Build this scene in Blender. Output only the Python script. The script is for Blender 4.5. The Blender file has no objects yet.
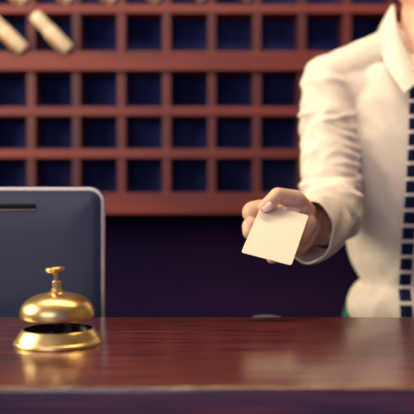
import bpy, bmesh, math, random
from mathutils import Vector, Matrix, noise
PI = math.pi
C = bpy.context.scene.collection
random.seed(4)
CAMZ = 1.236; F = 700.0; CT = 1.10        # camera height, focal length in pixels, counter top height

def P(px, py, d):
    """photo pixel + distance -> world point"""
    return Vector(((px - 207) * d / F, d, CAMZ - (py - 207) * d / F))

# ------------------------------------------------------------------ materials
def new_mat(name, col, rough=.5, metal=0, coat=0, spec=.5, sheen=0, sss=0):
    m = bpy.data.materials.new(name); m.use_nodes = True
    b = m.node_tree.nodes['Principled BSDF']
    b.inputs['Base Color'].default_value = (*col, 1)
    b.inputs['Roughness'].default_value = rough
    b.inputs['Metallic'].default_value = metal
    b.inputs['Coat Weight'].default_value = coat
    b.inputs['Specular IOR Level'].default_value = spec
    b.inputs['Sheen Weight'].default_value = sheen
    if sss:
        b.inputs['Subsurface Weight'].default_value = sss
        b.inputs['Subsurface Radius'].default_value = (.9, .35, .2)
        b.inputs['Subsurface Scale'].default_value = .006
    return m

def noise_col(m, c1, c2, scale, stretch=(1, 1, 1), bump=0, detail=6, lo=.35, hi=.65, rough=None, dist=.002):
    nt = m.node_tree; N = nt.nodes; L = nt.links; b = N['Principled BSDF']
    tc = N.new('ShaderNodeTexCoord'); mp = N.new('ShaderNodeMapping'); mp.inputs['Scale'].default_value = stretch
    no = N.new('ShaderNodeTexNoise'); no.inputs['Scale'].default_value = scale; no.inputs['Detail'].default_value = detail
    L.new(tc.outputs['Object'], mp.inputs[0]); L.new(mp.outputs[0], no.inputs['Vector'])
    cr = N.new('ShaderNodeValToRGB'); cr.color_ramp.elements[0].position = lo; cr.color_ramp.elements[1].position = hi
    cr.color_ramp.elements[0].color = (*c1, 1); cr.color_ramp.elements[1].color = (*c2, 1)
    L.new(no.outputs['Fac'], cr.inputs[0]); L.new(cr.outputs[0], b.inputs['Base Color'])
    if bump:
        bp = N.new('ShaderNodeBump'); bp.inputs['Strength'].default_value = bump; bp.inputs['Distance'].default_value = dist
        L.new(no.outputs['Fac'], bp.inputs['Height']); L.new(bp.outputs[0], b.inputs['Normal'])
    if rough:
        mr = N.new('ShaderNodeMapRange'); mr.inputs['To Min'].default_value = rough[0]; mr.inputs['To Max'].default_value = rough[1]
        L.new(no.outputs['Fac'], mr.inputs[0]); L.new(mr.outputs[0], b.inputs['Roughness'])
    return m

M = {}
M['counter'] = noise_col(new_mat('lacquered_wood', (.1, .03, .02), .3, coat=.8), (.028, .005, .011), (.20, .034, .034), 130, (.06, 1, 1), .2, 10, .36, .66, (.22, .36), .0004)
M['counter'].node_tree.nodes['Principled BSDF'].inputs['Coat Roughness'].default_value = .13
M['counter'].node_tree.nodes['Principled BSDF'].inputs['Coat IOR'].default_value = 1.9
_nt = M['counter'].node_tree; _b = _nt.nodes['Principled BSDF']
_n2 = _nt.nodes.new('ShaderNodeTexNoise'); _n2.inputs['Scale'].default_value = 260; _n2.inputs['Detail'].default_value = 4
_mp = [n for n in _nt.nodes if n.type == 'MAPPING'][0]; _nt.links.new(_mp.outputs[0], _n2.inputs['Vector'])
_bp = _nt.nodes.new('ShaderNodeBump'); _bp.inputs['Strength'].default_value = .38; _bp.inputs['Distance'].default_value = .0012
_nt.links.new(_n2.outputs['Fac'], _bp.inputs['Height']); _nt.links.new(_bp.outputs[0], _b.inputs['Coat Normal'])
M['panel'] = noise_col(new_mat('counter_panel', (.05, .02, .03), .35), (.02, .008, .012), (.05, .018, .02), 30, (1, 1, .1), .05)
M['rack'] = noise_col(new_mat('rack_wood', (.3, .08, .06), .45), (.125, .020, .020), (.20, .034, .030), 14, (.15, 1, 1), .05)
M['rack_v'] = noise_col(new_mat('rack_wood_shaded', (.3, .08, .06), .45), (.060, .012, .022), (.125, .023, .028), 14, (1, 1, .15), .05)  # rack wood again, darker: shade on the recessed uprights is in the colour
M['cell'] = noise_col(new_mat('shadow_tinted_cell', (.01, .015, .06), .8, spec=.1), (.006, .010, .075), (.020, .034, .15), 5)  # navy stands for the blue of lifted shadows inside the cells
M['brass'] = noise_col(new_mat('polished_brass', (.8, .55, .2), .16, 1), (.86, .64, .27), (.92, .73, .38), 25, bump=.02, rough=(.24, .38))
M['steel'] = new_mat('bell_stem_metal', (.75, .66, .5), .2, 1)
M['black'] = new_mat('black_plate', (.006, .006, .012), .2)
M['housing'] = noise_col(new_mat('monitor_housing', (.03, .035, .055), .42), (.032, .046, .115), (.038, .054, .13), 400, bump=.02)
M['bezel'] = new_mat('silver_frame', (.50, .46, .45), .38, 1)
M['slot'] = new_mat('slot_black', (.002, .002, .004), .8)
M['card'] = noise_col(new_mat('cream_card', (.86, .78, .64), .5), (.86, .82, .72), (.89, .85, .75), 8)
M['skin'] = noise_col(new_mat('skin', (.7, .36, .25), .45, sss=.12), (.76, .45, .33), (.84, .55, .45), 30, bump=.06, detail=4, dist=.001)
M['nail'] = new_mat('nail', (.90, .66, .58), .25)
M['shirt'] = noise_col(new_mat('white_cotton', (.8, .74, .66), .85, sheen=.2), (.80, .74, .68), (.85, .79, .73), 35, bump=.25, detail=5, dist=.0025)
M['trousers'] = noise_col(new_mat('dark_wool', (.02, .02, .03), .9), (.012, .012, .02), (.02, .02, .03), 60, bump=.1)
M['shoe'] = new_mat('black_leather', (.01, .01, .01), .3)
M['hair'] = noise_col(new_mat('dark_hair', (.02, .012, .008), .5), (.012, .007, .005), (.035, .02, .012), 80, (1, 1, .1), .4)
M['eye'] = new_mat('eye_white', (.8, .78, .75), .2)
M['iris'] = new_mat('iris_brown', (.04, .02, .01), .2)
M['lips'] = new_mat('lips', (.5, .18, .15), .4)
M['paper'] = noise_col(new_mat('cream_paper', (.8, .65, .45), .6), (.80, .68, .48), (.88, .78, .60), 20)
M['paper_brown'] = new_mat('tan_paper', (.62, .38, .16), .6)
M['wall'] = noise_col(new_mat('shadow_tinted_wall', (.03, .012, .05), .85, spec=.1), (.012, .006, .045), (.020, .008, .052), 2.0, bump=.02)  # blue-violet of the lifted shadows is put into the wall colour
M['sidewall'] = noise_col(new_mat('plaster', (.45, .36, .27), .8), (.40, .32, .24), (.46, .37, .28), 3, bump=.05)
M['ceiling'] = noise_col(new_mat('ceiling_paint', (.6, .55, .5), .9), (.55, .50, .44), (.6, .55, .5), 4)
M['floor'] = noise_col(new_mat('stone_floor', (.12, .09, .08), .3), (.08, .06, .055), (.14, .10, .09), 5, bump=.02)
M['green'] = noise_col(new_mat('teal_fabric', (.01, .22, .14), .8), (.003, .12, .09), (.005, .17, .13), 90, bump=.2)
M['plastic'] = new_mat('black_plastic', (.015, .015, .02), .4)
M['grey'] = new_mat('grey_enamel', (.07, .08, .12), .6)
M['desk'] = noise_col(new_mat('dark_desk', (.02, .012, .014), .6), (.014, .008, .01), (.028, .016, .016), 25, (.1, 1, 1), .05)

def tie_mat():
    m = new_mat('navy_check_silk', (.01, .015, .07), .7, spec=.15); nt = m.node_tree; N = nt.nodes; L = nt.links
    tc = N.new('ShaderNodeTexCoord'); sp = N.new('ShaderNodeSeparateXYZ'); L.new(tc.outputs['UV'], sp.inputs[0])
    outs = []
    for ax in (0, 1):
        a = N.new('ShaderNodeMath'); a.operation = 'FRACT'; L.new(sp.outputs[ax], a.inputs[0])
        g = N.new('ShaderNodeMath'); g.operation = 'LESS_THAN'; g.inputs[1].default_value = .22; L.new(a.outputs[0], g.inputs[0]); outs.append(g)
    mx = N.new('ShaderNodeMath'); mx.operation = 'MAXIMUM'; L.new(outs[0].outputs[0], mx.inputs[0]); L.new(outs[1].outputs[0], mx.inputs[1])
    mc = N.new('ShaderNodeMix'); mc.data_type = 'RGBA'; L.new(mx.outputs[0], mc.inputs[0])
    mc.inputs[6].default_value = (.003, .006, .045, 1); mc.inputs[7].default_value = (.62, .58, .60, 1)
    L.new(mc.outputs[2], N['Principled BSDF'].inputs['Base Color'])
    return m
M['tie'] = tie_mat()

# ------------------------------------------------------------------ object helpers
def link(name, me, mat, parent=None, smooth=True):
    if mat is not None: me.materials.append(mat)
    if smooth:
        for p in me.polygons: p.use_smooth = True
    o = bpy.data.objects.new(name, me); C.objects.link(o)
    if parent: o.parent = parent; o.matrix_parent_inverse = Matrix.Translation(-parent.location)
    return o

def obj(name, bm, mat, parent=None, smooth=True, sharp=None):
    bmesh.ops.recalc_face_normals(bm, faces=bm.faces)
    me = bpy.data.meshes.new(name)
    if sharp:
        for e in bm.edges:
            if len(e.link_faces) == 2 and e.calc_face_angle(0) > math.radians(sharp): e.smooth = False
    bm.to_mesh(me); bm.free()
    return link(name, me, mat, parent, smooth)

def thing(name, label, cat, loc=(0, 0, 0), group=None):
    o = bpy.data.objects.new(name, None); C.objects.link(o); o.location = loc; o.empty_display_size = .05
    tag(o, label, cat, group); return o

def tag(o, label, cat, group=None):
    o['label'] = label; o['category'] = cat
    if group: o['group'] = group
    return o

def struct(o): o['kind'] = 'structure'; return o

def box(bm, lo, hi, bevel=0, seg=3):
    r = bmesh.ops.create_cube(bm, size=1); vs = r['verts']
    for v in vs:
        v.co = Vector([lo[i] + (v.co[i] + .5) * (hi[i] - lo[i]) for i in range(3)])
    if bevel:
        es = list({e for v in vs for e in v.link_edges})
        bmesh.ops.bevel(bm, geom=es, offset=bevel, segments=seg, affect='EDGES', profile=.5)
    return bm

def B(lo, hi, bevel=0, seg=3): return box(bmesh.new(), lo, hi, bevel, seg)

def lathe(bm, prof, c, n=96, axis=None):
    """prof list of (r, z); c base centre; axis optional matrix"""
    rings = []
    for r, z in prof:
        if r < 1e-6:
            rings.append([bm.verts.new((0, 0, z))]); continue
        rings.append([bm.verts.new((r * math.cos(2 * PI * k / n), r * math.sin(2 * PI * k / n), z)) for k in range(n)])
    for a, b in zip(rings, rings[1:]):
        if len(a) == 1 and len(b) == 1: continue
        for k in range(n):
            q = (k + 1) % n
            if len(a) == 1: bm.faces.new((a[0], b[q], b[k]))
            elif len(b) == 1: bm.faces.new((a[k], a[q], b[0]))
            else: bm.faces.new((a[k], a[q], b[q], b[k]))
    mt = Matrix.Translation(c) @ (axis if axis else Matrix.Identity(4))
    for ring in rings:
        for v in ring: v.co = mt @ v.co
    return bm

def cone(bm, a, b, ra, rb, n=28, m=7):
    """tapered capsule"""
    a = Vector(a); b = Vector(b); d = b - a; L = d.length
    q = Vector((0, 0, 1)).rotation_difference(d.normalized()).to_matrix().to_4x4() if L > 1e-7 else Matrix.Identity(4)
    s = max(-.95, min(.95, (ra - rb) / L)) if L > 1e-7 else 0
    t0 = math.asin(s)
    prof = []
    for i in range(m + 1):
        t = -PI / 2 + (t0 + PI / 2) * i / m; prof.append((max(0, ra * math.cos(t)) if i else 0, ra * math.sin(t)))
    for i in range(m + 1):
        t = t0 + (PI / 2 - t0) * i / m; prof.append((max(0, rb * math.cos(t)) if i < m else 0, L + rb * math.sin(t)))
    lathe(bm, prof, a, n, q); return bm

def chain(bm, pts):
    for (a, ra), (b, rb) in zip(pts, pts[1:]): cone(bm, a, b, ra, rb)

def ellipsoid(bm, c, r, rot=None, n=24):
    rr = bmesh.ops.create_uvsphere(bm, u_segments=n, v_segments=n // 2, radius=1)
    for v in rr['verts']:
        p = Vector((v.co.x * r[0], v.co.y * r[1], v.co.z * r[2]))
        if rot: p = rot @ p
        v.co = p + Vector(c)

def loft(bm, rings, cap=True):
    R = [[bm.verts.new(p) for p in ring] for ring in rings]; n = len(R[0])
    for a, b in zip(R, R[1:]):
        for k in range(n): bm.faces.new((a[k], a[(k + 1) % n], b[(k + 1) % n], b[k]))
    if cap: bm.faces.new(R[0][::-1]); bm.faces.new(R[-1])
    return R

def remesh(bm, voxel, smooth=3, fac=.5):
    """fuse everything in bm into one continuous skin"""
    bmesh.ops.recalc_face_normals(bm, faces=bm.faces)
    me = bpy.data.meshes.new('t'); bm.to_mesh(me); bm.free()
    o = bpy.data.objects.new('t', me); C.objects.link(o)
    r = o.modifiers.new('r', 'REMESH'); r.mode = 'VOXEL'; r.voxel_size = voxel
    s = o.modifiers.new('s', 'SMOOTH'); s.factor = fac; s.iterations = smooth
    dg = bpy.context.evaluated_depsgraph_get(); dg.update()
    out = bpy.data.meshes.new_from_object(o.evaluated_get(dg))
    bpy.data.objects.remove(o); return out

def displace(me, fn):
    ns = [v.normal.copy() for v in me.vertices]
    for v, n in zip(me.vertices, ns): v.co = v.co + n * fn(v.co, n)
    me.update()

def strip(bm, rows):
    V = [[bm.verts.new(p) for p in r] for r in rows]
    for a, b in zip(V, V[1:]):
        for k in range(len(a) - 1): bm.faces.new((a[k], a[k + 1], b[k + 1], b[k]))
    return V

def solidify(o, t, off=0):
    m = o.modifiers.new('thick', 'SOLIDIFY'); m.thickness = t; m.offset = off; return o
def subsurf(o, n=1):
    m = o.modifiers.new('sub', 'SUBSURF'); m.levels = n; m.render_levels = n; return o

def spline(pts, n):
    """Catmull-Rom through tuples/Vectors"""
    pts = [Vector(p) for p in pts]; out = []
    k = len(pts) - 1
    for i in range(n):
        t = i / (n - 1) * k; s = min(int(t), k - 1); u = t - s
        p0 = pts[max(s - 1, 0)]; p1 = pts[s]; p2 = pts[s + 1]; p3 = pts[min(s + 2, k)]
        out.append(.5 * ((2 * p1) + (p2 - p0) * u + (2 * p0 - 5 * p1 + 4 * p2 - p3) * u * u + (3 * p1 - p0 - 3 * p2 + p3) * u ** 3))
    return out

def sstep(a, b, x):
    t = max(0, min(1, (x - a) / (b - a))); return t * t * (3 - 2 * t)

# ------------------------------------------------------------------ setting
XL, XR, YB, YF, ZC = -2.2, 2.4, 2.20, -3.2, 2.9
struct(obj('floor', B((XL, YF, -.1), (XR, YB, 0)), M['floor'], smooth=False))
struct(obj('ceiling', B((XL, YF, ZC), (XR, YB, ZC + .1)), M['ceiling'], smooth=False))
struct(obj('wall_back', B((XL, YB, 0), (XR, YB + .1, ZC)), M['wall'], smooth=False))
struct(obj('wall_left', B((XL - .1, YF, 0), (XL, YB, ZC)), M['sidewall'], smooth=False))
struct(obj('wall_right', B((XR, YF, 0), (XR + .1, YB, ZC)), M['sidewall'], smooth=False))

# ------------------------------------------------------------------ counter
CY0, CY1 = .527, .866
counter = thing('reception_counter', 'long dark red wooden reception counter with glossy lacquered top under the brass bell', 'counter', (0, .7, 0))
bm = B((-1.7, CY0, CT - .05), (1.9, CY1, CT), .0035, 4)
obj('countertop', bm, M['counter'], counter, sharp=50)
bm = B((-1.66, CY0 + .03, .08), (1.86, CY1 - .03, CT - .05), .002, 2)
obj('body_panel', bm, M['panel'], counter, smooth=False)
obj('plinth', B((-1.62, CY0 + .06, 0), (1.82, CY1 - .06, .08)), M['plastic'], counter, smooth=False)

desk = thing('work_desk', 'dark low work desk hidden behind the reception counter', 'desk', (0, 1.0, 0))
obj('desktop', B((-1.3, CY1 + .004, .72), (.9, 1.13, .75), .003), M['desk'], desk, smooth=False)
for x in (-1.28, -.1, .86): obj('side_panel', B((x, .89, 0), (x + .025, 1.11, .72)), M['desk'], desk, smooth=False)

# ------------------------------------------------------------------ call bell
bc = P(58.5, 343, .7); bc.z = CT
bell = thing('service_bell', 'polished brass call bell with domed top standing on the counter', 'bell', bc)
mm = .001
bm = bmesh.new()
prof = [(0, .0), (43.2, .0), (43.8, 1.0), (43.4, 3.2), (42.0, 4.2), (41.2, 4.8), (40.0, 7.5), (38.0, 10.8), (36.2, 13.4), (35.2, 14.9), (34.5, 15.2), (33.9, 14.8), (33.8, 12), (33.8, 7.0), (0, 7.0)]
lathe(bm, [(r * mm, z * mm) for r, z in prof], bc, 128); obj('base', bm, M['brass'], bell)
bm = bmesh.new(); lathe(bm, [(0, .0071), (.0337, .0071), (.0338, .0147), (.0334, .0147), (.0333, .0080), (.030, .0085), (.012, .0095), (.005, .012), (.005, .034), (0, .034)], bc, 64)
obj('inner_plate', bm, M['black'], bell, sharp=40)
bc = bc + Vector((-.0012, 0, 0))
bm = bmesh.new(); prof = []
for i in range(40):
    t = (i / 39) * PI / 2
    r = 36.6 * math.cos(t) ** .80; z = 29.2 + 21.2 * math.sin(t) ** .92
    prof.append((max(r, 0), z))
lower = [(35.0, 25.4), (36.0, 26.2), (36.6, 27.6)]
outer = lower + prof[:-1] + [(0, 50.4)]
inner = [(0, 48.6)] + [(max(0, r - 1.6), z - 1.4) for r, z in prof[:-1]][::-1] + [(34.2, 26.0)]
lathe(bm, [(r * mm, z * mm) for r, z in (inner + outer)], bc, 128); obj('dome', bm, M['brass'], bell)
bm = bmesh.new(); bc = bc + Vector((-.0006, 0, 0)); TILT = Matrix.Rotation(-.11, 4, 'Y'); bt = bc - TILT.to_3x3() @ Vector((0, 0, .058)) + Vector((0, 0, .0565))
lathe(bm, [(0, .0485), (.0095, .0490), (.0098, .0502), (.0085, .0512), (.0058, .0520), (.0056, .0540), (.0046, .0544), (.0046, .0615), (.0041, .0622), (0, .0622)], bc, 48)
obj('collar', bm, M['brass'], bell, sharp=28)
bm = bmesh.new(); lathe(bm, [(0, .062), (.0020, .062), (.0020, .0715), (0, .0715)], bt, 24, TILT); obj('stem', bm, M['steel'], bell, sharp=40)
bm = bmesh.new()
lathe(bm, [(0, .0705), (.0030, .0705), (.0034, .0722), (.0080, .0728), (.0092, .0735), (.0096, .0748), (.0094, .0762), (.0084, .0772), (.004, .0777), (0, .0778)], bt, 48, TILT)
obj('button', bm, M['brass'], bell)

# ------------------------------------------------------------------ monitor (its back to the camera)
my = .975
mx1 = (104.5 - 207) * my / F; mx0 = mx1 - .52; mz1 = CAMZ + (207 - 186.7) * my / F; mz0 = mz1 - .33
mon = thing('computer_monitor', 'dark slate computer monitor with silver edge seen from behind, left of the bell', 'monitor', ((mx0 + mx1) / 2, my + .03, .75))
def rrect(x0, x1, z0, z1, r, y, n=10):
    pts = []
    for cx, cz, a in ((x1 - r, z1 - r, 0), (x0 + r, z1 - r, PI / 2), (x0 + r, z0 + r, PI), (x1 - r, z0 + r, 1.5 * PI)):
        for i in range(n + 1):
            t = a + PI / 2 * i / n; pts.append((cx + r * math.cos(t), y, cz + r * math.sin(t)))
    return pts
def inset(k): return (mx0 + k, mx1 - k, mz0 + k, mz1 - k, .022 - k)
bm = bmesh.new()
loft(bm, [rrect(*inset(.0012), my + .0105), rrect(*inset(0), my + .0095), rrect(*inset(0), my + .0018), rrect(*inset(.0008), my + .0003), rrect(*inset(.0048), my - .0002)])
obj('silver_frame', bm, M['bezel'], mon, sharp=45)
bm = bmesh.new()
loft(bm, [rrect(*inset(.0048), my + .006), rrect(*inset(.0048), my - .0006), rrect(*inset(.0066), my - .0022), rrect(*inset(.018), my - .0042), rrect(mx0 + .06, mx1 - .06, mz0 + .06, mz1 - .06, .02, my - .006)])
back = obj('back_housing', bm, M['housing'], mon, sharp=60)
sz = CAMZ - (206.3 - 207) * my / F
bm = bmesh.new(); box(bm, (mx0 + .13, my - .0068, sz - .0040), ((36.5 - 207) * my / F, my - .0030, sz + .0036), .0012, 2)
obj('vent_slot', bm, M['slot'], back)
obj('vent_lip', B((mx0 + .13, my - .0072, sz - .0052), ((36.8 - 207) * my / F, my - .0030, sz - .0042), .0004, 2), M['bezel'], back)
obj('screen', B((mx0 + .008, my + .0105, mz0 + .008), (mx1 - .008, my + .012, mz1 - .008)), M['black'], mon, smooth=False)
mcx = (mx0 + mx1) / 2
obj('stand_neck', B((mcx - .03, my - .02, .76), (mcx + .03, my - .002, mz0 + .12), .005), M['bezel'], mon)
obj('stand_foot', B((mcx - .12, my - .07, .75), (mcx + .12, my + .10, .762), .005), M['bezel'], mon)

# ------------------------------------------------------------------ desk lamp whose top peeks over the counter
lc = P(267, 318, 1.03); lc.z = .75
lamp = thing('desk_lamp', 'small pale grey rounded lamp top just peeking over the counter behind the card', 'lamp', lc)
zt = CAMZ - (314.8 - 207) * 1.03 / F - .75
bm = bmesh.new(); lathe(bm, [(0, 0), (.055, 0), (.058, .006), (.05, .014), (.01, .02), (0, .02)], lc, 40); obj('base', bm, M['grey'], lamp, sharp=50)
bm = bmesh.new(); lathe(bm, [(0, .015), (.006, .015), (.006, zt - .03), (0, zt - .03)], lc, 20); obj('pole', bm, M['grey'], lamp, sharp=50)
bm = bmesh.new(); lathe(bm, [(.045, zt - .045), (.046, zt - .04), (.042, zt - .025), (.034, zt - .012), (.02, zt - .003), (0, zt), (0, zt - .004), (.02, zt - .007), (.032, zt - .016), (.039, zt - .028), (.043, zt - .042), (.045, zt - .045)], lc, 40)
obj('lamp_shade', bm, M['grey'], lamp)

# ------------------------------------------------------------------ pigeonhole rack
RF = 2.05; RB = 2.198
def rx(px): return (px - 207) * RF / F
def rz(py): return CAMZ - (py - 207) * RF / F
rack = thing('pigeonhole_rack', 'reddish brown wooden wall rack of square pigeonholes behind the desk clerk', 'shelf', (0, RB, rz(214)))
KX = range(-3, 12)
x0, x1 = rx(30.3 + 45.4 * KX[0]), rx(30.3 + 45.4 * KX[-1])
rows = [(-128, 8), (-81, 8), (-37, 8), (8, 9), (61, 19), (111, 9), (153.5, 9), (203.5, 21)]
rows[0] = (-132, 21)
top = rz(rows[0][0] - 10); bot = rz(214)
obj('back_panel', B((x0, RF + .085, bot), (x1, YB - .002, top)), M['cell'], rack, smooth=False)
for k in KX:
    xc = rx(30.3 + 45.4 * k); w = rx(211.0) - rx(207)
    edge = k in (KX[0], KX[-1])
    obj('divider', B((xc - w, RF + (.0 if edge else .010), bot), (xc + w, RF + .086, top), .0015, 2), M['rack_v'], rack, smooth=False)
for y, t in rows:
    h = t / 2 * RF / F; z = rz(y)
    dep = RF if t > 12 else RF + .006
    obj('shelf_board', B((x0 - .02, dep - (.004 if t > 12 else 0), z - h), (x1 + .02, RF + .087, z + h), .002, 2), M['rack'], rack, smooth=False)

def paper_roll(A, Bp, label):
    d = (Bp - A); L = d.length; q = Vector((0, 0, 1)).rotation_difference(d.normalized()).to_matrix().to_4x4()
    t = thing('paper_roll', label, 'paper roll', Bp, 'cream rolls leaning in the pigeonholes')
    bm = bmesh.new(); r = .0205
    lathe(bm, [(r * .6, L * .42), (r * .96, L * .42 - .003), (r, L * .45), (r, L + .012), (r * .9, L + .018), (r * .6, L + .02), (r * .5, L + .01), (r * .6, L * .42)], A, 32, q)
    # the loose outer edge of the wrapping
    o = obj('outer_sheet', bm, M['paper'], t)
    bm = bmesh.new()
    lathe(bm, [(0, -.020), (r * .5, -.019), (r * .82, -.013), (r * .92, -.002), (r * .92, L * .2), (r * .9, L * .44), (r * .7, L + .013), (0, L + .013)], A, 32, q)
    obj('inner_roll', bm, M['paper'], t)
    bm = bmesh.new(); n = 14; rowsr = []
    for i in range(n + 1):
        a = -.25 + 1.1 * i / n; rr = r + .0012 + .002 * (i / n)
        rowsr.append([A + q.to_3x3() @ Vector((rr * math.cos(a), rr * math.sin(a), L * (.46 + .56 * j / 6) + .002)) for j in range(7)])
    strip(bm, rowsr); f = obj('loose_flap', bm, M['paper_brown'], t); solidify(f, .0012)
    return t
lab2 = {0: 'cream paper roll in the second row, leftmost and cut by the frame', 1: 'cream paper roll leaning whole in the second row, nearest the middle'}
for k, lab in lab2.items():
    bx = 19 + 45 * k; paper_roll(P(bx - 25.5, 20 - k, 2.018), P(bx, 45.5, 2.045), lab)
names = ['first from the left', 'second from the left', 'third from the left', 'fourth from the left', 'fifth from the left', 'sixth from the left']
for k in range(6):
    bx = [19, 65, 109, 154, 200, 246][k]; by = [-2, -3.5, -4, -5, -6.5, -7][k]
    paper_roll(P(bx - 24, by - 25, 2.022), P(bx, by, 2.062), 'tip of a cream paper roll at the very top edge, ' + names[k])

# ------------------------------------------------------------------ green stool behind the clerk
ch = thing('swivel_stool', 'teal green backed swivel stool mostly hidden behind the clerk', 'chair', (.50, 1.66, 0))
bm = bmesh.new(); bxl = (344 - 207) * 1.66 / F; ztop = CAMZ - (292 - 207) * 1.66 / F
loft(bm, [[Vector((p[0], p[1] + .06 * ((p[0] - .50) / .2) ** 2 * -1, p[2])) for p in rrect(bxl + k, .70 - k, ztop - .34 + k, ztop - k, .07 - k, y, 8)] for k, y in ((.03, 1.70), (.008, 1.71), (0, 1.725), (.008, 1.74), (.03, 1.75))])
obj('backrest', bm, M['green'], ch)
bm = bmesh.new(); ellipsoid(bm, (.50, 1.62, .70), (.2, .19, .035)); lathe(bm, [(0, .67), (.17, .67), (.19, .69), (.17, .70), (0, .70)], (.50, 1.62, 0), 32); obj('seat', bm, M['green'], ch)
bm = bmesh.new(); cone(bm, (.5, 1.70, .68), (.5, 1.76, ztop - .15), .012, .012, 12); obj('back_support', bm, M['plastic'], ch)
bm = bmesh.new(); lathe(bm, [(0, .10), (.03, .10), (.025, .4), (.018, .42), (.018, .68), (0, .68)], (.5, 1.64, 0), 20); obj('pole', bm, M['plastic'], ch, sharp=40)
for k in range(5):
    a = 2 * PI * k / 5 + .3; e = Vector((.5 + .22 * math.cos(a), 1.64 + .22 * math.sin(a), .07))
    bm = bmesh.new(); cone(bm, (.5, 1.64, .11), e, .02, .012, 12); cone(bm, e + Vector((0, 0, -.045)), e + Vector((0, .015, -.045)), .0245, .0245, 14); obj('leg', bm, M['plastic'], ch)

# ------------------------------------------------------------------ person
TC = Vector((.392, 1.325, 0))
person = thing('person', 'person in a white shirt and navy checked tie holding out a blank card', 'person', (TC.x, TC.y, 0))

# torso section table: z, half width, half depth, centre x shift
TS = [(1.53, .050, .050, 0, .02), (1.51, .070, .065, 0, .01), (1.485, .125, .090, 0, .0), (1.43, .158, .108, 0, 0), (1.36, .158, .116, 0, 0), (1.29, .145, .114, -.001, 0), (1.22, .130, .108, -.002, 0),
      (1.17, .121, .104, -.003, 0), (1.135, .113, .102, -.002, 0), (1.108, .100, .099, 0, 0), (1.092, .094, .098, 0, 0), (1.078, .108, .108, -.001, 0), (1.060, .119, .114, 0, 0), (1.042, .120, .114, 0, 0), (1.02, .110, .106, 0, 0), (.995, .112, .098, 0, 0), (.97, .12, .098, 0, 0), (.90, .14, .10, 0, 0)]
def tsec(z):
    if z >= TS[0][0]: return TS[0][1:]
    for a, b in zip(TS, TS[1:]):
        if b[0] <= z <= a[0]:
            u = (z - b[0]) / (a[0] - b[0]); u = u * u * (3 - 2 * u) if False else u
            return tuple(b[i] + (a[i] - b[i]) * u for i in range(1, 5))
    return TS[-1][1:]
def tring(z, n=72, k=1.0):
    w, d, sx, sy = tsec(z); out = []
    for i in range(n):
        t = 2 * PI * i / n; c, s = math.cos(t), math.sin(t)
        out.append(Vector((TC.x + sx + k * w * math.copysign(abs(c) ** .86, c), TC.y + sy + k * d * math.copysign(abs(s) ** .86, s), z)))
    return out
SH = P(329.5, 83, 1.305); SH2 = Vector((2 * TC.x - SH.x + .0, SH.y, SH.z))
EL = P(331, 208, 1.215); WR = P(307, 229, .965)
NK = P(392, 54, 1.325)
EL2 = SH2 + Vector((.035, .03, -.29)); WR2 = EL2 + Vector((.0, -.06, -.25))

# ---- shirt body
bm = bmesh.new()
loft(bm, [tring(1.515 - (1.515 - .985) * i / 60) for i in range(61)])
for s, N_ in ((SH, NK), (SH2, Vector((TC.x + .01, NK.y, NK.z)))):
    cone(bm, s, N_, .050, .047); cone(bm, s + Vector((0, 0, -.01)), Vector((TC.x, TC.y - .01, 1.40)), .05, .085)
me = remesh(bm, .004, 6, .6)
def fold(p, d, freq, seed):
    """ridged folds running along direction d"""
    d = d.normalized(); q = p - d * (p.dot(d)) * .82
    v = noise.noise(q * freq + Vector((seed, 0, 0)))
    return 1 - abs(v) * 2.6
def shirt_disp(p, n):
    a = .0058 * fold(p, Vector((.55, 0, -1)), 12, 3) + .0018 * fold(p, Vector((.8, 0, -1)), 30, 9)
    a += .003 * fold(p, Vector((-.5, 0, -1)), 22, 5) * sstep(1.2, 1.08, p.z)
    a += .0012 * math.sin((p.x * .9 + p.z * .42) * 170) * sstep(1.34, 1.42, p.z) * sstep(.36, .29, p.x)
    return a * sstep(1.0, 1.05, p.z) * (1 - .75 * sstep(1.36, 1.46, p.z))
displace(me, shirt_disp)
link('shirt', me, M['shirt'], person)

# ---- reaching sleeve
bm = bmesh.new()
mid = (SH + EL) / 2 + Vector((-.002, 0, 0))
chain(bm, [(SH, .050), (mid, .0510), (EL + Vector((.0, .0, .012)), .0475), (EL + Vector((-.004, -.06, -.008)), .0465), (EL.lerp(WR, .45), .0425), (EL.lerp(WR, .58), .038)])
cone(bm, SH + Vector((.02, 0, -.02)), mid + Vector((.006, 0, 0)), .045, .044)
me = remesh(bm, .003, 8, .6)
RIP = [137, 147, 156, 165, 174, 185, 196]
def sleeve_disp(p, n):
    a = .0048 * fold(p, Vector((1, 0, -.75)), 19, 11) + .0022 * fold(p, Vector((1, .3, -.3)), 42, 2)
    py = 207 - (p.z - CAMZ) * F / p.y; px = 207 + p.x * F / p.y
    if px > 335:
        for r in RIP: a += .0055 * math.exp(-((py - r - (px - 352) * .35) / 2.6) ** 2) * sstep(335, 352, px) * .9
    a += .006 * math.exp(-((py - 116 - (px - 300) * -.25) / 2.6) ** 2) * sstep(322, 302, px)
    a += .0035 * math.exp(-((py - 122 + (px - 320) * .22) / 3) ** 2) * sstep(306, 320, px)
    a += .004 * math.exp(-((py - 186 - (px - 300) * -.1) / 3) ** 2)
    a -= .003 * math.exp(-((py - 180 - (px - 300) * -.1) / 3) ** 2)
    return a - .002
displace(me, sleeve_disp)
link('sleeve', me, M['shirt'], person)
bm = bmesh.new(); chain(bm, [(SH2, .050), (EL2, .045), (WR2 + Vector((0, 0, .03)), .034)])
me = remesh(bm, .006, 5); displace(me, lambda p, n: .004 * fold(p, Vector((1, 0, -.7)), 18, 1)); link('sleeve', me, M['shirt'], person)

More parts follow.
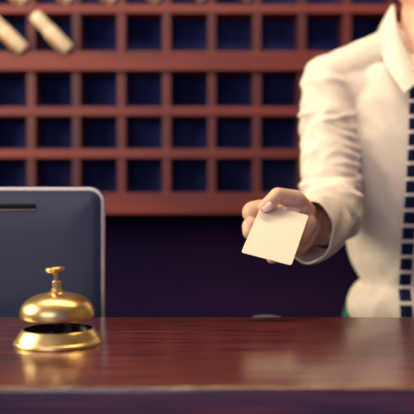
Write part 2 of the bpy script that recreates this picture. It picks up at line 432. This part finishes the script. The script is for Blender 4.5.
# ---- open cuff around the wrist
ax = (P(306.5, 227, .955) - P(338, 214, 1.15)).normalized()
cc = P(308.5, 230.5, .955)
ux = Vector((0, 0, 1)).cross(ax).normalized(); uz = ax.cross(ux).normalized()
bm = bmesh.new(); rings = []
NR = 80
stations = [(-.105, .0385, .0415), (-.085, .040, .043), (-.06, .0405, .044), (-.035, .0395, .0455), (-.016, .0385, .0455), (-.004, .0375, .0450), (.004, .0365, .0445)]
for j in range(25):
    u = j / 24 * (len(stations) - 1); i = min(int(u), len(stations) - 2); f = u - i
    s, rw, rh = [stations[i][k] * (1 - f) + stations[i + 1][k] * f for k in range(3)]
    ring = []
    for k in range(NR):
        t = 2 * PI * k / NR
        w = 1 + .035 * math.sin(3 * t + s * 40) + .02 * math.sin(7 * t + 60 * s) + .02 * noise.noise(Vector((math.cos(t) * 2, math.sin(t) * 2, s * 50)))
        edge = .006 * math.sin(t * 2 + .8) * (1 if j > 20 else 0)
        ring.append(cc + ax * (s + edge) + ux * (rw * w * math.cos(t)) + uz * (rh * w * math.sin(t)))
    rings.append(ring)
loft(bm, rings, cap=False)
cuff = obj('cuff', bm, M['shirt'], person); solidify(cuff, .0028, -1)
def tube_ring(s, rw, rh, r):
    pass
bm = bmesh.new(); c2 = WR2 + Vector((0, 0, .0)); lathe(bm, [(.034, -.01), (.037, .0), (.038, .06), (.034, .06), (.033, .0), (.034, -.01)], c2, 40); obj('cuff', bm, M['shirt'], person)

# ---- collar (two leaves and the stand round the neck)
NC = Vector((.390, 1.325, 0))
def collar_side(mirror):
    def mr(p): return Vector((2 * .380 - p.x, p.y, p.z)) if mirror else p
    Fp = [Vector((NC.x - .0, 1.392, 1.600)), Vector((.362, 1.378, 1.602)), P(394, 5, 1.335), P(395.5, 21, 1.29), P(402, 42, 1.262), P(411, 60, 1.235), P(422, 79, 1.205)]
    Lp = [Vector((NC.x, 1.412, 1.545)), Vector((.330, 1.402, 1.545)), P(379, 31, 1.345), P(381, 47, 1.29), P(386, 66, 1.240), P(395, 80, 1.205), P(405, 94, 1.186)]
    Bp = [f_ + Vector(((NC.x - f_.x) * .12, (1.31 - f_.y) * .12, -.032)) for f_ in Fp]
    if mirror:
        Fp[0] = Fp[0].copy(); 
    n = 40
    A, Bs, Cs = spline(Bp, n), spline(Fp, n), spline(Lp, n)
    rows_ = []
    for a, f, l in zip(A, Bs, Cs):
        out = Vector((f.x - NC.x, f.y - NC.y, 0)); out = out.normalized() if out.length > 1e-5 else Vector((0, -1, 0))
        r = []
        for j in range(5): r.append(a.lerp(f, j / 5) )
        r.append(f + out * .001 + Vector((0, 0, .001)))
        r.append(f + out * .004 + Vector((0, 0, -.001)))
        for j in range(1, 9):
            t = j / 8; r.append(f.lerp(l, t) + out * ((.001 + .006 * max(0, min(1, (1.30 - f.y) / .05))) * math.sin(PI * t) + .004 * (1 - t)))
        rows_.append([mr(p) for p in r])
    bm = bmesh.new(); strip(bm, rows_); o = obj('collar', bm, M['shirt'], person); solidify(o, .0022, 0)
collar_side(False); collar_side(True)

# ---- tie
bm = bmesh.new(); uvl = bm.loops.layers.uv.new('UVMap')
def chest_y(x, z):
    w, d, sx, sy = tsec(z); c = min(1, abs(x - TC.x - sx) / w)
    return TC.y + sy - d * max(0, 1 - c ** (2 / .86)) ** (.43)
zt0, zb0 = 1.448, .97; nn = 60; PIT = .0268
vr = []
for i in range(nn + 1):
    z = zt0 + (zb0 - zt0) * i / nn; t = i / nn
    hw = .0165 + .0255 * min(1, t / .8) if z > 1.0 else .042 * (z - .965) / .035 + .002
    cx = .3655 + .009 * t
    if z < 1.0: cx = .3655 + .009 * t
    row = []
    for j in range(9):
        s = j / 8 * 2 - 1; x = cx + hw * s
        y = chest_y(cx, z) - .0125 + .003 * abs(s) ** 2
        row.append((bm.verts.new((x, y, z)), (x - (cx - hw)) / PIT + .2, (zt0 - z) / PIT))
    vr.append(row)
for a, b in zip(vr, vr[1:]):
    for k in range(8):
        fs = (a[k], a[k + 1], b[k + 1], b[k]); f = bm.faces.new([q[0] for q in fs])
        for lp, q in zip(f.loops, fs): lp[uvl].uv = (q[1], q[2])
tie = obj('necktie', bm, M['tie'], person); solidify(tie, .004, 0)
bm = bmesh.new(); uvl = bm.loops.layers.uv.new('UVMap')
kc = Vector((.3675, chest_y(.3675, 1.455) - .016, 1.452))
rings = []
for i in range(9):
    t = i / 8; w = .0135 + .0085 * t ** .8; w *= (1 - .25 * (2 * t - 1) ** 6); dd = .009 + .004 * math.sin(PI * t)
    rings.append([kc + Vector((w * math.cos(a), dd * math.sin(a) + .006 * t, -.018 + .038 * t)) for a in [2 * PI * q / 24 for q in range(24)]])
loft(bm, rings)
for f in bm.faces:
    for lp in f.loops: lp[uvl].uv = ((lp.vert.co.x + lp.vert.co.z * .6) / PIT, (lp.vert.co.z - lp.vert.co.x * .6) / PIT)
obj('knot', bm, M['tie'], tie)

# ---- trousers, shoes
bm = bmesh.new()
loft(bm, [tring(1.012 - .1 * i / 8, k=1.07) for i in range(9)])
for s in (-1, 1):
    hip = Vector((TC.x + s * .08, TC.y, .90)); kn = Vector((TC.x + s * .10, TC.y - .01, .50)); an = Vector((TC.x + s * .11, TC.y + .03, .11))
    chain(bm, [(hip, .092), (kn, .064), (an, .055)])
me = remesh(bm, .008, 4); tr = link('trousers', me, M['trousers'], person)
for s in (-1, 1):
    bm = bmesh.new(); x = TC.x + s * .115
    cone(bm, (x, TC.y + .045, .045), (x + s * .01, TC.y - .12, .034), .044, .034); cone(bm, (x, TC.y + .04, .05), (x, TC.y + .035, .11), .043, .040)
    me = remesh(bm, .006, 3)
    for v in me.vertices: v.co.z = max(v.co.z, .002)
    link('shoe', me, M['shoe'], person)

# ---- the skin: head, neck, arms, hands as one body mesh
bm = bmesh.new()
HC = Vector((.426, 1.300, 1.700))
cone(bm, (.408, 1.315, 1.44), (.419, 1.310, 1.60), .058, .054)
ellipsoid(bm, HC + Vector((0, .015, .02)), (.076, .094, .100)); ellipsoid(bm, HC + Vector((0, -.02, -.045)), (.058, .066, .075))
cone(bm, HC + Vector((-.02, -.055, -.105)), HC + Vector((.02, -.055, -.105)), .020, .020)
cone(bm, HC + Vector((-.05, .0, -.06)), HC + Vector((-.018, -.06, -.103)), .026, .018); cone(bm, HC + Vector((.05, .0, -.06)), HC + Vector((.018, -.06, -.103)), .026, .018)
cone(bm, HC + Vector((0, -.080, .01)), HC + Vector((0, -.100, -.030)), .008, .013)
for s in (-1, 1):
    cone(bm, HC + Vector((s * .009, -.092, -.034)), HC + Vector((s * .006, -.09, -.032)), .008, .008)
    cone(bm, HC + Vector((s * .018, -.083, .02)), HC + Vector((s * .048, -.068, .022)), .010, .009)
    cone(bm, HC + Vector((s * .035, -.06, -.03)), HC + Vector((s * .045, -.05, -.035)), .022, .020)
    ellipsoid(bm, HC + Vector((s * .078, .012, -.012)), (.010, .018, .031))
loft(bm, [tring(1.47 - .5 * i / 30, k=.80) for i in range(31)])
chain(bm, [(SH, .040), (EL, .036), (WR.lerp(EL, .15), .027)])
chain(bm, [(SH2, .040), (EL2, .036), (WR2, .025)])
cone(bm, SH, (TC.x, TC.y, 1.46), .04, .06); cone(bm, SH2, (TC.x, TC.y, 1.46), .04, .06)
for s in (-1, 1): chain(bm, [((TC.x + s * .08, TC.y, .90), .055), ((TC.x + s * .10, TC.y - .01, .50), .05), ((TC.x + s * .11, TC.y + .03, .10), .036)])
body_me = remesh(bm, .005, 4)

# reaching hand
def hand(bm, chains, palm):
    for c in chains: chain(bm, c)
    for c in palm: cone(bm, *c)
W = P(304, 227, .958)
mcp = [P(294, 218, .938), P(297, 228, .935), P(299, 238, .934), P(298, 247, .936)]
th = [(P(306, 212, .950), .014), (P(296, 199.5, .925), .0125), (P(277.5, 195.5, .906), .0104), (P(270.0, 202.6, .900), .0094), (P(264.5, 206.3, .8975), .0080)]
ix = [(mcp[0], .0125), (P(268, 212, .926), .0135), (P(253.5, 212.5, .920), .0150), (P(260, 209, .926), .0125), (P(271, 209.5, .927), .0085), (P(284.5, 209.5, .924), .0070)]
md = [(mcp[1], .012), (P(268, 228, .918), .0120), (P(251, 226.5, .906), .0118), (P(250.0, 232, .902), .0098), (P(253, 229, .906), .0100), (P(262, 226, .914), .0095), (P(277, 218, .924), .0082), (P(294, 211.8, .920), .0068)]
rg = [(mcp[2], .011), (P(274, 243, .905), .010), (P(257, 245, .884), .0090), (P(268, 240, .900), .008), (P(284, 226, .918), .008)]
pk = [(mcp[3], .010), (P(284, 252, .895), .0085), (P(272, 258, .872), .0072), (P(275, 253, .890), .007), (P(285, 245, .91), .007)]
palm = [(W, mcp[0], .021, .0135), (W, mcp[1], .021, .014), (W, mcp[2], .021, .0135), (W, mcp[3], .021, .012), (mcp[0], mcp[3], .013, .012),
        (W, P(298, 209, .934), .021, .015), (P(303, 236, .950), P(298, 246, .938), .018, .013), (P(304, 224, .94), P(298, 236, .932), .017, .016), (WR.lerp(EL, .3), W, .026, .022)]
bm = bmesh.new(); hand(bm, [th, ix, md, rg, pk], palm)
hand_me = remesh(bm, .0011, 5, .5)
# left hand hanging relaxed
bm = bmesh.new(); hb = WR2 + Vector((0, 0, -.03))
chs = []
for k in range(4):
    r = hb + Vector((-.0, -.030 + .02 * k, -.075)); L = [.085, .095, .088, .068][k]
    chs.append([(r, .010), (r + Vector((-.008, -.004, -L * .5)), .009), (r + Vector((-.022, -.006, -L * .8)), .008), (r + Vector((-.034, -.006, -L)), .007)])
chs.append([(hb + Vector((-.005, -.02, -.015)), .014), (hb + Vector((-.022, -.048, -.05)), .011), (hb + Vector((-.03, -.054, -.085)), .009)])
hand(bm, chs, [(WR2 + Vector((0, 0, .04)), hb + Vector((0, 0, -.01)), .026, .024)] + [(hb, c[0][0], .020, .012) for c in chs[:4]])
lh_me = remesh(bm, .0025, 3)
bm = bmesh.new()
for m_ in (body_me, hand_me, lh_me): bm.from_mesh(m_)
obj('body', bm, M['skin'], person)

def nail(c, d, up, L, w):
    d = d.normalized(); up = (up - d * up.dot(d)).normalized(); s = d.cross(up)
    bm = bmesh.new(); R = Matrix((s, d, up)).transposed()
    rws = []
    for i in range(9):
        u = i / 8 * 2 - 1; r = []
        for j in range(9):
            v = j / 8 * 2 - 1; ww = w * (1 - .25 * abs(u) ** 4) ; x = v * ww * math.sqrt(max(.05, 1 - .55 * u ** 4))
            r.append(c + R @ Vector((x, u * L, -.35 * w * v * v - .10 * w * u * u)))
        rws.append(r)
    strip(bm, rws); o = obj('fingernail', bm, M['nail'], person); solidify(o, .0007); return o
tcam = Vector((0, 0, CAMZ))
c = P(267.0, 206.0, .8885); nail(c, P(263, 209, .8885) - P(270.5, 203.5, .8885), (tcam - c) + Vector((-.15, 0, .35)), .0068, .0058)
c = P(288.0, 207.6, .9165); nail(c, P(291.5, 208.3, .917) - P(285, 207.3, .917), (tcam - c) + Vector((0, 0, .8)), .0050, .0048)
c = P(297.0, 209.8, .913); nail(c, P(300.5, 210.8, .913) - P(294, 209.2, .913), (tcam - c) + Vector((0, 0, .8)), .0046, .0044)

# face details and hair
for s in (-1, 1):
    bm = bmesh.new(); ec = HC + Vector((s * .031, -.066, .004)); ellipsoid(bm, ec, (.0125, .0125, .0115)); o = obj('eye', bm, M['eye'], person)
    bm = bmesh.new(); ellipsoid(bm, ec + Vector((0, -.0105, 0)), (.0055, .003, .0055)); obj('iris', bm, M['iris'], o)
    bm = bmesh.new(); chain(bm, [(HC + Vector((s * .015, -.090, .026)), .003), (HC + Vector((s * .034, -.083, .032)), .0035), (HC + Vector((s * .052, -.066, .026)), .002)]); obj('eyebrow', bm, M['hair'], person)
bm = bmesh.new(); chain(bm, [(HC + Vector((-.022, -.080, -.068)), .003), (HC + Vector((0, -.089, -.066)), .0055), (HC + Vector((.022, -.080, -.068)), .003)]); obj('mouth', bm, M['lips'], person)
bm = bmesh.new(); ellipsoid(bm, HC + Vector((0, .024, .036)), (.083, .098, .098), n=48)
for v in list(bm.verts):
    p = v.co - HC
    if p.y < .0 and p.z < .075 - .2 * (p.y + .0): v.co = HC + p * .86
    elif p.z < -.02: v.co = HC + p * .93
me = remesh(bm, .004, 2); displace(me, lambda p, n: .003 * noise.noise(p * 60)); link('hair', me, M['hair'], person)

# ------------------------------------------------------------------ the card
TL, TR, BL, BR = P(261.5, 204.5, .912), P(310.5, 215.5, .898), P(241.5, 252, .847), P(289.5, 265.5, .833)
cm = (TL + TR + BL + BR) / 4
u = ((TR - TL) + (BR - BL)) / 2; v = ((BL - TL) + (BR - TR)) / 2
wn = u.length; hn = v.length; u.normalize(); v = (v - u * v.dot(u)).normalized(); w = u.cross(v)
bm = bmesh.new(); rc = .0032; th_ = .0007
def cring(k, h):
    pts = []
    a, b = wn / 2 - k, hn / 2 - k
    for cx, cz, an in ((a - rc, b - rc, 0), (-a + rc, b - rc, PI / 2), (-a + rc, -b + rc, PI), (a - rc, -b + rc, 1.5 * PI)):
        for i in range(7):
            t = an + PI / 2 * i / 6; pts.append(Vector((cx + rc * math.cos(t), cz + rc * math.sin(t), h)))
    return pts
loft(bm, [cring(.0001, -th_ / 2), cring(0, -th_ / 4), cring(0, th_ / 4), cring(.0001, th_ / 2)])
Rm = Matrix((u, v, w)).transposed().to_4x4(); Rm.translation = cm
card = obj('business_card', bm, M['card'], None, smooth=False)
card.matrix_world = Rm
tag(card, 'blank cream card with rounded corners held out between thumb and fingers', 'card')

# ------------------------------------------------------------------ lights
def area(name, loc, target, size, power, col, shape='RECTANGLE', sy=None):
    l = bpy.data.lights.new(name, 'AREA'); l.energy = power; l.color = col; l.shape = shape; l.size = size; l.size_y = sy or size
    o = bpy.data.objects.new(name, l); C.objects.link(o); o.location = loc
    o.rotation_euler = (Vector(target) - Vector(loc)).to_track_quat('-Z', 'Y').to_euler(); return o
area('left_key_light', (-1.9, .75, 2.05), (.2, 1.15, 1.25), 1.0, 50, (1, .83, .55), sy=.9)  # warm key from the upper left; no window is modelled there
area('lobby_light', (-1.0, -1.9, 2.05), (.05, 1.0, 1.2), 1.8, 19, (1, .87, .79), sy=1.1)
area('ceiling_light', (.05, 1.0, 2.75), (.05, 1.0, 1), 1.7, 17, (1, .70, .34), sy=.4)
area('rack_light', (-.3, 1.1, 2.75), (-.2, 2.2, 1.3), 1.4, 9, (1, .8, .75), sy=.3)

wd = bpy.data.worlds.new('world'); bpy.context.scene.world = wd; wd.use_nodes = True
bg = wd.node_tree.nodes['Background']; bg.inputs[0].default_value = (.36, .36, .85, 1); bg.inputs[1].default_value = .45

# ------------------------------------------------------------------ camera
cd = bpy.data.cameras.new('camera'); cam = bpy.data.objects.new('camera', cd); C.objects.link(cam)
cam.location = (0, 0, CAMZ); cam.rotation_euler = (PI / 2, 0, 0)
cd.sensor_width = 36; cd.lens = F / 414 * 36; cd.clip_start = .02
cd.dof.use_dof = True; cd.dof.focus_distance = .81; cd.dof.aperture_fstop = 4.4
sc = bpy.context.scene; sc.camera = cam
sc.view_settings.view_transform = 'Standard'; sc.view_settings.look = 'None'; sc.view_settings.gamma = 1
sc.view_settings.use_curve_mapping = False; sc.view_settings.exposure = 0.0
